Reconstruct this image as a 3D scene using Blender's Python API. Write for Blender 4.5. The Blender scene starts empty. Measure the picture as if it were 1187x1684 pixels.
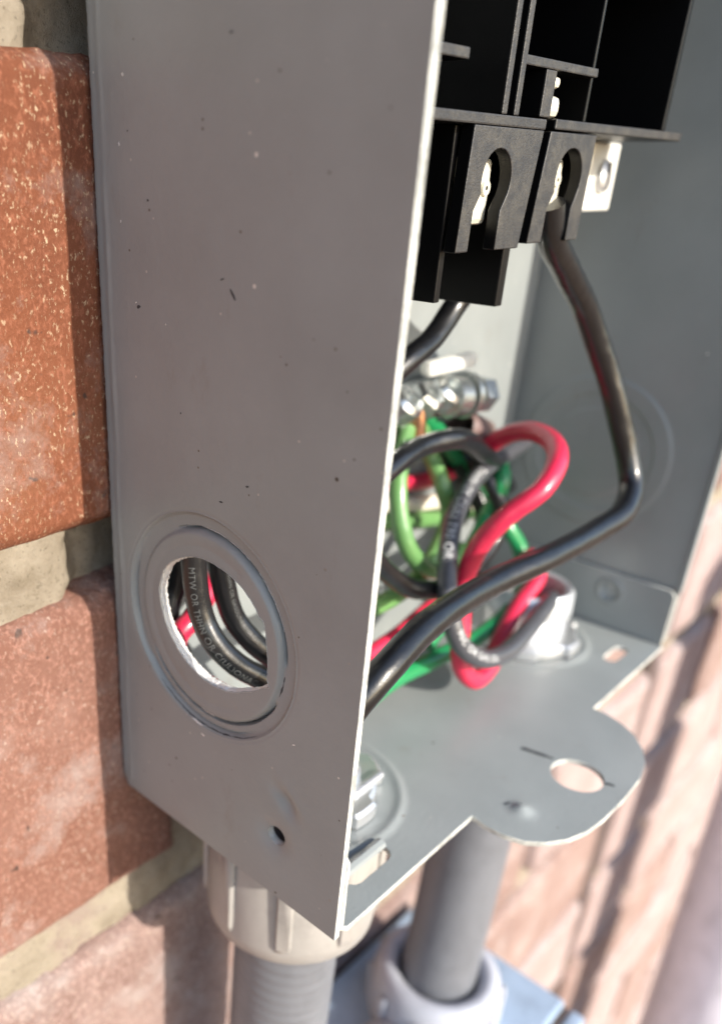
import bpy, bmesh, math, random
from mathutils import Vector, noise, geometry
random.seed(7)
MM = 0.001
scene = bpy.context.scene
col = scene.collection

# ---------------------------------------------------------------- camera, sky, sun, exposure
cam_data = bpy.data.cameras.new("camera")
cam = bpy.data.objects.new("camera", cam_data); col.objects.link(cam)
cam.location = (-75.379*MM, -102.139*MM, 103.159*MM)
cam.rotation_euler = (math.radians(62.29856), math.radians(-1.17632), math.radians(-44.71674))
cam_data.sensor_fit = 'AUTO'; cam_data.sensor_width = 36.0
cam_data.lens = 29.4118
cam_data.shift_x = 0.125213; cam_data.shift_y = 0.092965
cam_data.clip_start = 0.004; cam_data.clip_end = 200.0
cam_data.dof.use_dof = True
cam_data.dof.focus_distance = 0.116
cam_data.dof.aperture_fstop = 13.5
scene.camera = cam

SUN_EL, SUN_AZ = 25.0, 5.0          # elevation; degrees to the right of the wall's normal
world = bpy.data.worlds.new("World"); scene.world = world; world.use_nodes = True
wn = world.node_tree
sky = wn.nodes.new('ShaderNodeTexSky'); sky.sky_type = 'NISHITA'; sky.sun_disc = False
sky.sun_elevation = math.radians(SUN_EL); sky.sun_rotation = math.radians(180-SUN_AZ)
wn.links.new(sky.outputs[0], wn.nodes['Background'].inputs[0])
wn.nodes['Background'].inputs[1].default_value = 0.15
sd = bpy.data.lights.new("sun", 'SUN'); sd.energy = 3.7; sd.angle = math.radians(0.53); sd.color = (1.0, 0.92, 0.8)
sun = bpy.data.objects.new("sun", sd); col.objects.link(sun)
e, a = math.radians(SUN_EL), math.radians(SUN_AZ)
to_sun = Vector((math.cos(e)*math.sin(a), -math.cos(e)*math.cos(a), math.sin(e)))
sun.rotation_euler = (to_sun).to_track_quat('Z', 'Y').to_euler()
sun.location = to_sun*2
vs = scene.view_settings
vs.view_transform = 'Standard'; vs.look = 'None'; vs.gamma = 1.0; vs.exposure = 1.08
try: vs.use_curve_mapping = False
except Exception: pass
scene.cycles.max_bounces = 8

# ---------------------------------------------------------------- materials
def newmat(name, base, rough=0.5, metal=0.0, spec=0.5, coat=0.0, coat_rough=0.1):
    m = bpy.data.materials.new(name); m.use_nodes = True
    b = m.node_tree.nodes['Principled BSDF']
    b.inputs['Base Color'].default_value = (*base, 1); b.inputs['Roughness'].default_value = rough
    b.inputs['Metallic'].default_value = metal; b.inputs['Specular IOR Level'].default_value = spec
    b.inputs['Coat Weight'].default_value = coat; b.inputs['Coat Roughness'].default_value = coat_rough
    return m, m.node_tree, b
def N(nt, t, **kw):
    n = nt.nodes.new(t)
    for k, v in kw.items(): setattr(n, k, v)
    return n
def coords(nt, scale=(1, 1, 1)):
    tc = N(nt, 'ShaderNodeTexCoord'); mp = N(nt, 'ShaderNodeMapping')
    mp.inputs['Scale'].default_value = scale
    nt.links.new(tc.outputs['Object'], mp.inputs['Vector']); return mp.outputs[0]
def noise_tex(nt, vec, scale, detail=3, rough=0.5):
    n = N(nt, 'ShaderNodeTexNoise'); n.inputs['Scale'].default_value = scale
    n.inputs['Detail'].default_value = detail; n.inputs['Roughness'].default_value = rough
    nt.links.new(vec, n.inputs['Vector']); return n.outputs['Fac']
def ramp(nt, fac, stops):
    r = N(nt, 'ShaderNodeValToRGB')
    el = r.color_ramp.elements
    while len(el) < len(stops): el.new(0.5)
    for q, (p, c) in zip(el, stops):
        q.position = p; q.color = (*c, 1) if len(c) == 3 else c
    nt.links.new(fac, r.inputs[0]); return r.outputs[0]
def mix(nt, fac, a, b, mode='MIX'):
    m = N(nt, 'ShaderNodeMix', data_type='RGBA', blend_type=mode)
    for s, v in ((m.inputs[0], fac), (m.inputs[6], a), (m.inputs[7], b)):
        if isinstance(v, (int, float)): s.default_value = v
        elif isinstance(v, tuple): s.default_value = (*v, 1)
        else: nt.links.new(v, s)
    return m.outputs[2]
def bump(nt, bsdf, h, strength, dist):
    b = N(nt, 'ShaderNodeBump'); b.inputs['Strength'].default_value = strength; b.inputs['Distance'].default_value = dist
    nt.links.new(h, b.inputs['Height']); nt.links.new(b.outputs[0], bsdf.inputs['Normal']); return b
G1, G3 = (1, 1, 1), (0, 0, 0)

# grey enamel of the enclosure: orange peel, handling dirt, tiny chips
paint, nt, b = newmat("grey_enamel_paint", (0.33, 0.32, 0.3), 0.36, 0, 0.5)
v = coords(nt)
cl = ramp(nt, noise_tex(nt, v, 45, 4, .6), [(0.3, (0.216, 0.236, 0.239)), (0.7, (0.254, 0.276, 0.280))])
v2 = coords(nt, (1, 1, 1))
vo = N(nt, 'ShaderNodeTexVoronoi'); vo.inputs['Scale'].default_value = 170; nt.links.new(v, vo.inputs['Vector'])
sep = N(nt, 'ShaderNodeSeparateColor'); nt.links.new(vo.outputs['Color'], sep.inputs[0])
lt = N(nt, 'ShaderNodeMath', operation='LESS_THAN'); nt.links.new(vo.outputs['Distance'], lt.inputs[0]); lt.inputs[1].default_value = 0.045
gt = N(nt, 'ShaderNodeMath', operation='GREATER_THAN'); nt.links.new(sep.outputs[0], gt.inputs[0]); gt.inputs[1].default_value = 0.86
mu = N(nt, 'ShaderNodeMath', operation='MULTIPLY'); nt.links.new(lt.outputs[0], mu.inputs[0]); nt.links.new(gt.outputs[0], mu.inputs[1])
spc = ramp(nt, sep.outputs[1], [(0.5, (0.03, 0.028, 0.025)), (0.72, (0.55, 0.53, 0.5))])
cl = mix(nt, mu.outputs[0], cl, spc)
vo2 = N(nt, 'ShaderNodeTexVoronoi'); vo2.inputs['Scale'].default_value = 420; nt.links.new(v, vo2.inputs['Vector'])
sep2 = N(nt, 'ShaderNodeSeparateColor'); nt.links.new(vo2.outputs['Color'], sep2.inputs[0])
l2_ = N(nt, 'ShaderNodeMath', operation='LESS_THAN'); nt.links.new(vo2.outputs['Distance'], l2_.inputs[0]); l2_.inputs[1].default_value = 0.07
g2_ = N(nt, 'ShaderNodeMath', operation='GREATER_THAN'); nt.links.new(sep2.outputs[0], g2_.inputs[0]); g2_.inputs[1].default_value = 0.92
m2_ = N(nt, 'ShaderNodeMath', operation='MULTIPLY'); nt.links.new(l2_.outputs[0], m2_.inputs[0]); nt.links.new(g2_.outputs[0], m2_.inputs[1])
cl = mix(nt, m2_.outputs[0], cl, ramp(nt, sep2.outputs[1], [(0.45, (0.09, 0.08, 0.07)), (0.6, (0.42, 0.4, 0.38))]))
smudge = ramp(nt, noise_tex(nt, coords(nt, (1, 1, .45)), 120, 6, .7), [(0.6, G3), (0.8, G1)])
sm = N(nt, 'ShaderNodeMath', operation='MULTIPLY'); nt.links.new(smudge, sm.inputs[0]); sm.inputs[1].default_value = 0.42
cl = mix(nt, sm.outputs[0], cl, (0.16, 0.13, 0.1))
nt.links.new(cl, b.inputs['Base Color'])
rg = N(nt, 'ShaderNodeMapRange'); nt.links.new(noise_tex(nt, v, 90, 4), rg.inputs[0]); rg.inputs[3].default_value = .27; rg.inputs[4].default_value = .5
nt.links.new(rg.outputs[0], b.inputs['Roughness'])
bump(nt, b, noise_tex(nt, v, 1100, 3, .55), 0.10, 0.0006)

# brick: sand faced, pale grit
def brickmat(name, c1, c2, c3, grit):
    m, nt, b = newmat(name, c1, 0.75, 0, 0.5)
    v = coords(nt)
    base = ramp(nt, noise_tex(nt, v, 28, 6, .65), [(0.32, c1), (0.55, c2), (0.75, c3)])
    vg = coords(nt, (1.15, 1, .78))
    g1 = ramp(nt, noise_tex(nt, vg, 1150, 5, .65), [(0.5, G3), (0.64, G1)])
    base = mix(nt, g1, base, tuple(min(1, x*1.35+.02) for x in c2))
    g2 = ramp(nt, noise_tex(nt, vg, 1500, 4, .6), [(0.58, G3), (0.68, G1)])
    mm = N(nt, 'ShaderNodeMath', operation='MULTIPLY'); nt.links.new(g2, mm.inputs[0])
    nt.links.new(ramp(nt, noise_tex(nt, v, 60, 3), [(0.4, (.25,)*3), (0.62, G1)]), mm.inputs[1])
    base = mix(nt, mm.outputs[0], base, grit)
    dk = ramp(nt, noise_tex(nt, v, 330, 2, .5), [(0.24, G1), (0.29, G3)])
    base = mix(nt, dk, base, (0.07, 0.035, 0.025))
    ef = ramp(nt, noise_tex(nt, v, 38, 7, .75), [(0.5, G3), (0.68, (.6,)*3)])
    base = mix(nt, ef, base, tuple(.45*x+.24 for x in c3))
    nt.links.new(base, b.inputs['Base Color'])
    h1 = noise_tex(nt, vg, 1150, 6, .75)
    bump(nt, b, h1, 0.7, 0.0009)
    return m
BRICKS = [brickmat("orange_red_brick", (0.13, 0.036, 0.014), (0.178, 0.054, 0.021), (0.21, 0.085, 0.042), (0.5, 0.38, 0.25)),
          brickmat("rose_red_brick", (0.15, 0.058, 0.035), (0.21, 0.1, 0.072), (0.33, 0.215, 0.18), (0.45, 0.35, 0.29)),
          brickmat("pale_rose_brick", (0.16, 0.09, 0.075), (0.27, 0.185, 0.165), (0.4, 0.32, 0.3), (0.5, 0.42, 0.36)),
          brickmat("whitish_rose_brick", (0.25, 0.165, 0.15), (0.34, 0.26, 0.25), (0.42, 0.36, 0.365), (0.52, 0.47, 0.47))]
mortar_m, nt, b = newmat("sand_mortar", (0.4, 0.35, 0.24), 0.9, 0, 0.2)
v = coords(nt)
cc = ramp(nt, noise_tex(nt, v, 60, 6, .7), [(0.35, (0.21, 0.175, 0.13)), (0.65, (0.37, 0.325, 0.26))])
cc = mix(nt, ramp(nt, noise_tex(nt, v, 1500, 3), [(0.6, G3), (0.7, (.7,)*3)]), cc, (0.13, 0.11, 0.08))
cc = mix(nt, ramp(nt, noise_tex(nt, v, 30, 5, .7), [(0.6, G3), (0.68, (.6,)*3)]), cc, (0.2, 0.14, 0.13))
nt.links.new(cc, b.inputs['Base Color']); bump(nt, b, noise_tex(nt, v, 700, 7, .75), 0.65, 0.0013)

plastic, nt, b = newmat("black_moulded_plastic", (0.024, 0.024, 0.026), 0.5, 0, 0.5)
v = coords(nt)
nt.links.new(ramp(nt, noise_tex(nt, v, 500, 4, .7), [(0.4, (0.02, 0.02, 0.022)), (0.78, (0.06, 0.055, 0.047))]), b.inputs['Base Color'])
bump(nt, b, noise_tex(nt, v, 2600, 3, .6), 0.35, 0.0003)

shade_plastic, nt, b = newmat("shaded_black_plastic", (0.0035, 0.0035, 0.004), 0.35, 0, 0.25)  # near-black copy of the plastic, painting the shade of flanks and recesses
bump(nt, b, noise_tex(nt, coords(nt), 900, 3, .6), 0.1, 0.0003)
def wiremat(name, c, rough=0.3, dirt=(0.3, 0.27, 0.22)):
    m, nt, b = newmat(name, c, rough, 0, 0.5, 0.35, 0.13)
    v = coords(nt)
    f = ramp(nt, noise_tex(nt, v, 420, 5, .7), [(0.6, G3), (0.8, (.35,)*3)])
    nt.links.new(mix(nt, f, c, dirt), b.inputs['Base Color'])
    r = N(nt, 'ShaderNodeMapRange'); nt.links.new(noise_tex(nt, v, 260, 4, .7), r.inputs[0]); r.inputs[3].default_value = rough-.12; r.inputs[4].default_value = rough+.14
    nt.links.new(r.outputs[0], b.inputs['Roughness'])
    bump(nt, b, noise_tex(nt, v, 700, 4, .7), 0.12, 0.0005)
    return m
black_w = wiremat("black_wire_insulation", (0.005, 0.0055, 0.007), 0.33, (0.03, 0.028, 0.026))
grey_w = wiremat("scuffed_black_insulation", (0.06, 0.062, 0.072), 0.36, (0.2, 0.2, 0.22))
red_w = wiremat("red_wire_insulation", (0.56, 0.02, 0.065), 0.36, (0.7, 0.2, 0.2))
green_w = wiremat("green_wire_insulation", (0.013, 0.22, 0.075), 0.34, (0.2, 0.4, 0.15))
lgreen_w = wiremat("light_green_wire_insulation", (0.115, 0.26, 0.085), 0.36, (0.3, 0.4, 0.15))
white_w = wiremat("white_wire_insulation", (0.68, 0.65, 0.55), 0.36)
ink, _, _ = newmat("white_print_ink", (0.6, 0.61, 0.62), 0.6)
zinc, nt, b = newmat("zinc_plated_steel", (0.74, 0.75, 0.76), 0.42, 0.9)
bump(nt, b, noise_tex(nt, coords(nt), 900, 4, .7), 0.25, 0.0005)
cut_edge, nt, b = newmat("pale_cut_edge", (0.52, 0.53, 0.5), 0.45, 0.1)  # paler mottled tone for the edges of the sheets
nt.links.new(ramp(nt, noise_tex(nt, coords(nt), 260, 5, .7), [(0.38, (0.3, 0.31, 0.3)), (0.5, (0.5, 0.51, 0.48)), (0.68, (0.72, 0.72, 0.68))]), b.inputs['Base Color'])
bump(nt, b, noise_tex(nt, coords(nt), 900, 3), .3, .0005)
bare, nt, b = newmat("torn_bare_steel_edge", (0.86, 0.86, 0.84), 0.4, 0.35)
bump(nt, b, noise_tex(nt, coords(nt), 1500, 5, .8), 0.9, 0.0006)
brass, nt, b = newmat("brass", (0.78, 0.6, 0.34), 0.3, 1.0)
bump(nt, b, noise_tex(nt, coords(nt), 700, 4, .7), 0.3, 0.0006)
copper, _, _ = newmat("copper", (0.85, 0.45, 0.26), 0.3, 1.0)
faded_ink, _, _ = newmat('faded_print_ink', (0.085, 0.09, 0.09), 0.5)
whitepl, nt, b = newmat("pale_plated_terminal", (0.74, 0.74, 0.7), 0.4, 0.25)
bump(nt, b, noise_tex(nt, coords(nt), 800, 4, .7), 0.2, 0.0005)
def pvc(name, c, rough):
    m, nt, b = newmat(name, c, rough, 0, 0.5)
    v = coords(nt, (1, 1, .3))
    nt.links.new(ramp(nt, noise_tex(nt, v, 120, 5, .7), [(0.3, tuple(x*.86 for x in c)), (0.7, tuple(min(1, x*1.06) for x in c))]), b.inputs['Base Color'])
    lk = b.inputs['Base Color'].links[0].from_socket
    gr_ = ramp(nt, noise_tex(nt, coords(nt), 75, 7, .75), [(0.5, G3), (0.72, (.5,)*3)])
    nt.links.new(mix(nt, gr_, lk, tuple(x*.45 for x in c)), b.inputs['Base Color'])
    bump(nt, b, noise_tex(nt, coords(nt, (.3, .3, 1)), 420, 3, .6), 0.1, 0.0006)
    return m
pvc_light = pvc("light_grey_pvc", (0.38, 0.4, 0.46), 0.38)
pvc_beige = pvc("beige_grey_pvc", (0.335, 0.32, 0.305), 0.4)
pvc_grey = pvc("grey_pvc_conduit", (0.15, 0.158, 0.178), 0.45)
pvc_white = pvc("off_white_pvc", (0.74, 0.73, 0.83), 0.4)
grey_box = pvc("blue_grey_box_paint", (0.29, 0.38, 0.5), 0.4)
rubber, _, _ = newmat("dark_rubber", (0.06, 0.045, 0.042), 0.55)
strip_mat, _, _ = newmat("dark_strip_fill", (0.07, 0.05, 0.045), 0.7)
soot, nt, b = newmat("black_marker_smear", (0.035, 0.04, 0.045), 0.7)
silicone, nt, b = newmat("clear_silicone", (0.93, 0.9, 0.86), 0.14, 0, 0.5)
b.inputs['Transmission Weight'].default_value = 0.93; b.inputs['IOR'].default_value = 1.38
bump(nt, b, noise_tex(nt, coords(nt), 300, 4, .6), 0.25, 0.001)

# ---------------------------------------------------------------- builders (all coordinates in millimetres)
def link(name, me, mat, parent=None, smooth=False, auto=None):
    for m in (mat if isinstance(mat, (list, tuple)) else [mat]): me.materials.append(m)
    o = bpy.data.objects.new(name, me); col.objects.link(o)
    if parent: o.parent = parent
    if smooth:
        me.polygons.foreach_set('use_smooth', [True]*len(me.polygons))
        if auto: me.set_sharp_from_angle(angle=math.radians(auto))
    return o
def from_data(name, vs_, fs, mat, parent=None, smooth=False, auto=None):
    me = bpy.data.meshes.new(name)
    org = parent['_o'] if parent is not None and '_o' in parent else (0, 0, 0)
    me.from_pydata([((p[0]-org[0])*MM, (p[1]-org[1])*MM, (p[2]-org[2])*MM) for p in vs_], [], fs); me.update()
    return link(name, me, mat, parent, smooth, auto)
ORG = {}
def thing(name, label, cat, loc=(0, 0, 0), group=None, kind=None):
    o = bpy.data.objects.new(name, None); col.objects.link(o); o.location = tuple(c*MM for c in loc)
    o.empty_display_size = 0.01
    o['label'] = label; o['category'] = cat; ORG[o.name] = loc
    if group: o['group'] = group
    if kind: o['kind'] = kind
    return o
def tag(o, label, cat, group=None, kind=None):
    o['label'] = label; o['category'] = cat
    if group: o['group'] = group
    if kind: o['kind'] = kind
    return o
def part(name, vs_, fs, mat, parent, smooth=False, auto=None, bev=0, seg=2):
    """a child mesh; coordinates are world millimetres, re-based on the top-level thing's origin"""
    org = (0, 0, 0); p = parent
    while p is not None:
        if p.name in ORG: org = ORG[p.name]; break
        p = p.parent
    me = bpy.data.meshes.new(name)
    me.from_pydata([((q[0]-org[0])*MM, (q[1]-org[1])*MM, (q[2]-org[2])*MM) for q in vs_], [], fs); me.update()
    o = link(name, me, mat, parent, smooth, auto)
    if bev:
        m = o.modifiers.new('bevel', 'BEVEL'); m.width = bev*MM; m.segments = seg; m.limit_method = 'ANGLE'; m.angle_limit = math.radians(50)
        m.harden_normals = False
    return o
def boxdata(x0, x1, y0, y1, z0, z1):
    v = [(x, y, z) for x in (x0, x1) for y in (y0, y1) for z in (z0, z1)]
    f = [(0, 1, 3, 2), (4, 6, 7, 5), (0, 4, 5, 1), (2, 3, 7, 6), (0, 2, 6, 4), (1, 5, 7, 3)]
    return v, f
def lit_fronts(o):
    # sun and shade put into the colour: dusty fronts lighter, flanks near black
    o.data.materials.clear(); o.data.materials.append(shade_plastic); o.data.materials.append(plastic)
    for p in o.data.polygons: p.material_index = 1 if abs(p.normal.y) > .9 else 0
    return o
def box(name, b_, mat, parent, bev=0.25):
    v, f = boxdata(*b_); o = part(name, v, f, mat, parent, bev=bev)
    return lit_fronts(o) if mat is plastic else o
def frame_for(axis):
    a = Vector(axis).normalized(); t = Vector((0, 0, 1)) if abs(a.z) < .9 else Vector((1, 0, 0))
    u = a.cross(t).normalized(); return a, u, a.cross(u)
def lathe(name, origin, axis, prof, mat, parent, n=48, rfun=None, auto=40, cap=False):
    """prof: (distance along axis, radius); rfun(theta, d, r) can vary the radius"""
    a, u, w = frame_for(axis); o = Vector(origin); vs_, fs = [], []
    for d, r in prof:
        for i in range(n):
            t = 2*math.pi*i/n; rr = rfun(t, d, r) if rfun else r
            vs_.append(o+a*d+(u*math.cos(t)+w*math.sin(t))*rr)
    for k in range(len(prof)-1):
        for i in range(n):
            j = (i+1) % n; fs.append((k*n+i, k*n+j, (k+1)*n+j, (k+1)*n+i))
    if cap:
        fs.append(tuple(range(n))[::-1]); fs.append(tuple((len(prof)-1)*n+i for i in range(n)))
    ob = part(name, vs_, fs, mat, parent, True, auto)
    bm = bmesh.new(); bm.from_mesh(ob.data); bmesh.ops.recalc_face_normals(bm, faces=bm.faces); bm.to_mesh(ob.data); bm.free()
    return ob
def spline(pts, step=0.6):
    P = [Vector(p) for p in pts]; P = [P[0]*2-P[1]]+P+[P[-1]*2-P[-2]]; out = []
    for i in range(1, len(P)-2):
        p0, p1, p2, p3 = P[i-1:i+3]; n = max(2, int((p2-p1).length/step))
        t0 = 0; t1 = t0+max((p1-p0).length, .01)**.5; t2 = t1+max((p2-p1).length, .01)**.5; t3 = t2+max((p3-p2).length, .01)**.5
        for k in range(n):
            t = t1+(t2-t1)*k/n
            A1 = p0*((t1-t)/(t1-t0))+p1*((t-t0)/(t1-t0)); A2 = p1*((t2-t)/(t2-t1))+p2*((t-t1)/(t2-t1)); A3 = p2*((t3-t)/(t3-t2))+p3*((t-t2)/(t3-t2))
            B1 = A1*((t2-t)/(t2-t0))+A2*((t-t0)/(t2-t0)); B2 = A2*((t3-t)/(t3-t1))+A3*((t-t1)/(t3-t1))
            out.append(B1*((t2-t)/(t2-t1))+B2*((t-t1)/(t2-t1)))
    out.append(P[-2]); return out
def frames(path):
    T = [(path[min(i+1, len(path)-1)]-path[max(i-1, 0)]).normalized() for i in range(len(path))]
    u = T[0].orthogonal().normalized(); U = []
    for t in T:
        u = (u-t*u.dot(t)).normalized(); U.append(u)
    return T, U
def tubedata(path, r, n=20, rf=None):
    T, U = frames(path); vs_, fs = [], []
    for i, (p, t, u) in enumerate(zip(path, T, U)):
        w = t.cross(u); rr = r*(rf(i/len(path)) if rf else 1)
        for k in range(n):
            q = 2*math.pi*k/n; vs_.append(p+(u*math.cos(q)+w*math.sin(q))*rr)
    m = len(path)
    for i in range(m-1):
        for k in range(n):
            j = (k+1) % n; fs.append((i*n+k, i*n+j, (i+1)*n+j, (i+1)*n+k))
    fs.append(tuple(range(n))[::-1]); fs.append(tuple((m-1)*n+k for k in range(n)))
    return vs_, fs
def inside(p, poly):
    x, y = p; c = False; j = len(poly)-1
    for i in range(len(poly)):
        xi, yi = poly[i]; xj, yj = poly[j]
        if (yi > y) != (yj > y) and x < (xj-xi)*(y-yi)/(yj-yi)+xi: c = not c
        j = i
    return c
def circle(cx, cy, r, n=40, ph=0): return [(cx+r*math.cos(ph+2*math.pi*i/n), cy+r*math.sin(ph+2*math.pi*i/n)) for i in range(n)]
def sheet(name, outline, holes, extra, h, to3, t, mat, parent, bev=0.0):
    """sheet metal: a constrained Delaunay triangulation of (u,v), relief h(u,v), thickness t on the far side. to3(u,v,w) -> mm"""
    pts, edges = [], []
    def loop(L):
        s = len(pts); pts.extend(L); edges.extend((s+i, s+(i+1) % len(L)) for i in range(len(L)))
    loop(outline)
    for L in holes: loop(L)
    pts.extend(q for q in extra if inside(q, outline) and not any(inside(q, H) for H in holes))
    vo_, _, fo, *_ = geometry.delaunay_2d_cdt([Vector(p) for p in pts], edges, [], 0, 1e-4)
    keep = []
    for f in fo:
        c = (sum(vo_[i].x for i in f)/len(f), sum(vo_[i].y for i in f)/len(f))
        if inside(c, outline) and not any(inside(c, H) for H in holes): keep.append(tuple(f))
    n = len(vo_); hh = [h(p.x, p.y) for p in vo_]
    V = [to3(p.x, p.y, hh[i]) for i, p in enumerate(vo_)]+[to3(p.x, p.y, hh[i]-t) for i, p in enumerate(vo_)]
    F = list(keep)+[tuple(i+n for i in reversed(f)) for f in keep]
    cnt = {}
    for f in keep:
        for i in range(len(f)):
            a_, b_ = f[i], f[(i+1) % len(f)]; cnt[(a_, b_)] = 1
    for (a_, b_) in cnt:
        if (b_, a_) not in cnt: F.append((b_, a_, a_+n, b_+n))
    o = part(name, V, F, mat, parent, True, 38)
    if mat is paint:
        o.data.materials.append(cut_edge)
        for p in o.data.polygons:
            if p.index >= 2*len(keep): p.material_index = 1
    bm = bmesh.new(); bm.from_mesh(o.data); bmesh.ops.recalc_face_normals(bm, faces=bm.faces); bm.to_mesh(o.data); bm.free()
    o.data.set_sharp_from_angle(angle=math.radians(38))
    if bev:
        m = o.modifiers.new('bevel', 'BEVEL'); m.width = bev*MM; m.segments = 2; m.limit_method = 'ANGLE'; m.angle_limit = math.radians(60)
    return o
def rings(cx, cy, radii, n=96): return [q for k, r in enumerate(radii) for q in circle(cx, cy, r, n, .5*(k % 2)*2*math.pi/n)]
def sst(a, b, x):
    t = max(0, min(1, (x-a)/(b-a))); return t*t*(3-2*t)
def nz(x, y, z=0, s=1.0): return noise.noise(Vector((x*s, y*s, z*s)))
WIRE_PATHS = {
    'A': (2.4, [[65.5, -32.3, 99.1], [68.1, -32.2, 94.3], [77.5, -31.6, 88.4], [89.0, -31.2, 81.0], [96.7, -33.5, 71.1], [100.9, -36.5, 62.0], [103.7, -39.9, 52.6], [102.8, -42.7, 45.6], [95.9, -44.6, 42.2], [86.6, -44.3, 40.9], [66.6, -43.4, 40.6], [48.3, -41.6, 39.8], [26.8, -43.4, 40.6], [13.2, -44.6, 37.7], [6, -42, 28], [11, -34, 12], [24, -27, 0], [26, -24, -12]]),
    'F': (2.1, [[69.9, -19.5, 92.3], [68.6, -19.1, 86.8], [66.5, -17.2, 82.1], [59.8, -17.4, 77.0], [51.8, -17.9, 74.1], [42.1, -16.6, 69.2], [22, -17.5, 66], [9, -14.5, 58]]),
    'KO1': (2.0, [[4.3, -14.6, 50.8], [4.2, -15.3, 45.4], [4.5, -16.5, 39.8], [5.2, -18.5, 36.0], [7.7, -21.0, 31.8], [12.0, -23.4, 28.0], [17, -26, 24], [23, -26, 14], [26, -25, 4], [26.5, -24, -10]]),
    'KO2': (2.0, [[10.0, -14.4, 48.0], [11.1, -14.5, 42.9], [12.4, -15.7, 36.6], [14.6, -18.1, 32.1], [18.1, -20.0, 27.8], [24, -21.5, 20], [29, -21, 8], [29.5, -21, -10]]),
    'E': (2.1, [[117.3, -8.7, 33.1], [105.9, -11.2, 40.3], [90.4, -15.1, 48.6], [70.2, -19.1, 56.7], [61.3, -17.9, 57.0], [50.4, -18.8, 55.9], [41.1, -19.1, 53.8], [28, -17.5, 54], [14, -16, 54.5]]),
    'H': (2.0, [[39.3, -21.8, 43.4], [47.0, -22.5, 35.8], [55.0, -23.3, 30.4], [65.4, -24.8, 27.5], [79.3, -24.8, 24.8]]),
    'B': (2.0, [[117.6, -11.1, 45.6], [110.2, -11.9, 45.1], [95.2, -13.5, 44.2], [82.1, -16.4, 42.0], [70.7, -20.7, 38.0], [62.4, -25.8, 32.7], [58.8, -29.5, 27.2], [59.7, -32.3, 20.4], [65.8, -34.5, 14.9], [76.7, -34.8, 12.2], [93.2, -32.2, 12.1], [106.3, -30.3, 13.1], [107, -27.5, 9], [107.5, -25, -8]]),
    'C': (2.05, [[97.8, -10.6, 47.3], [96.3, -16.7, 52.2], [93.7, -23.3, 54.8], [88.3, -30.5, 55.1], [81.0, -35.4, 53.7], [74.4, -36.3, 49.9], [70.0, -32.7, 44.7], [68.0, -29.1, 38.1], [67.1, -27.5, 30.4], [66.6, -28.1, 22.4], [66.0, -29.2, 15.9], [67.3, -30.2, 9.8], [70.8, -31.6, 6.2], [78.2, -31.0, 6.3], [86.8, -28.2, 8.8], [97.0, -26.3, 12.3], [107.6, -25.2, 17.3], [110, -21, 20], [109, -22, 8], [108.5, -22, -8]]),
    'G1': (2.0, [[76.5, -6.0, 58.8], [86.6, -5.0, 51.9], [99.7, -5.0, 40.8], [108.5, -8.0, 31.8], [110.3, -14.1, 25.1], [112.6, -17.2, 19.7], [108.7, -21.4, 13.1], [99.5, -23.7, 10.5], [85.5, -24.0, 8.4], [69.1, -23.1, 8.9], [50.9, -23.0, 10.2], [40.1, -23.6, 9.8]]),
    'G2': (1.9, [[69.8, -7.6, 56.4], [62.4, -11.8, 49.4], [59.9, -14.9, 41.8], [60.7, -17.1, 35.7], [65.0, -18.7, 30.8], [73.8, -17.6, 26.9], [87.0, -15.2, 26.6]]),
    'G3': (1.9, [[77.3, -5.0, 56.5], [81.8, -6.8, 48.0], [81.6, -11.0, 42.1], [82.2, -13.3, 35.5], [76.7, -14.8, 30.2], [68.7, -16.0, 26.5], [57.4, -17.8, 26.0], [47.8, -18.7, 26.9]]),
    'G5': (1.9, [[63.7, -4.0, 36.2], [85.5, -4.0, 31.1], [99.2, -4.0, 28.3], [116.9, -4.0, 27.0]]),
    'WH': (1.9, [[63.8, -3.5, 40.2], [85.3, -3.5, 35.1], [99.0, -3.5, 32.1], [114.7, -4.0, 24.2]]),
    'R2': (1.9, [[62.9, -3.5, 45.8], [82.9, -3.5, 40.8], [96.9, -3.5, 40.3], [110.7, -3.5, 45.1]]),
    'R3': (1.6, [[81.5, -16.1, 17.8], [70.0, -16.6, 16.7], [59.4, -17.7, 15.8], [49.0, -17.7, 14.8]]),
    'K6': (2.0, [[95.9, -4.5, 43.0], [103.6, -6.0, 35.6], [104.3, -10.2, 28.7], [99.9, -10.6, 22.1], [89.2, -12.3, 16.2]]),
    'K7': (2.0, [[112.0, -3.5, 45.6], [101.2, -14.7, 40.0], [100.5, -12.9, 30.6], [90.8, -15.1, 23.1], [80.2, -18.7, 16.9], [68.1, -20.3, 11.2]]),
    'K8': (2.0, [[83.0, -4.0, 53.3], [99.0, -3.9, 44.9], [100.0, -12.6, 39.0], [100.7, -16.6, 32.4], [94.5, -17.4, 25.1], [79.8, -18.1, 21.5]]),
    'KO3': (1.9, [[10.6, -5.0, 48.6], [9.9, -4.0, 39.4], [8.2, -4.0, 34.1], [10, -6, 24]]),
    'KR': (1.9, [[22.6, -5.3, 43.0], [16.0, -6.8, 38.4], [10.0, -8.3, 34.6], [6.5, -8.2, 32.2], [7.5, -7.5, 26.0], [16, -16, 16], [21, -20, 2], [21, -21, -10]]),
}

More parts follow.
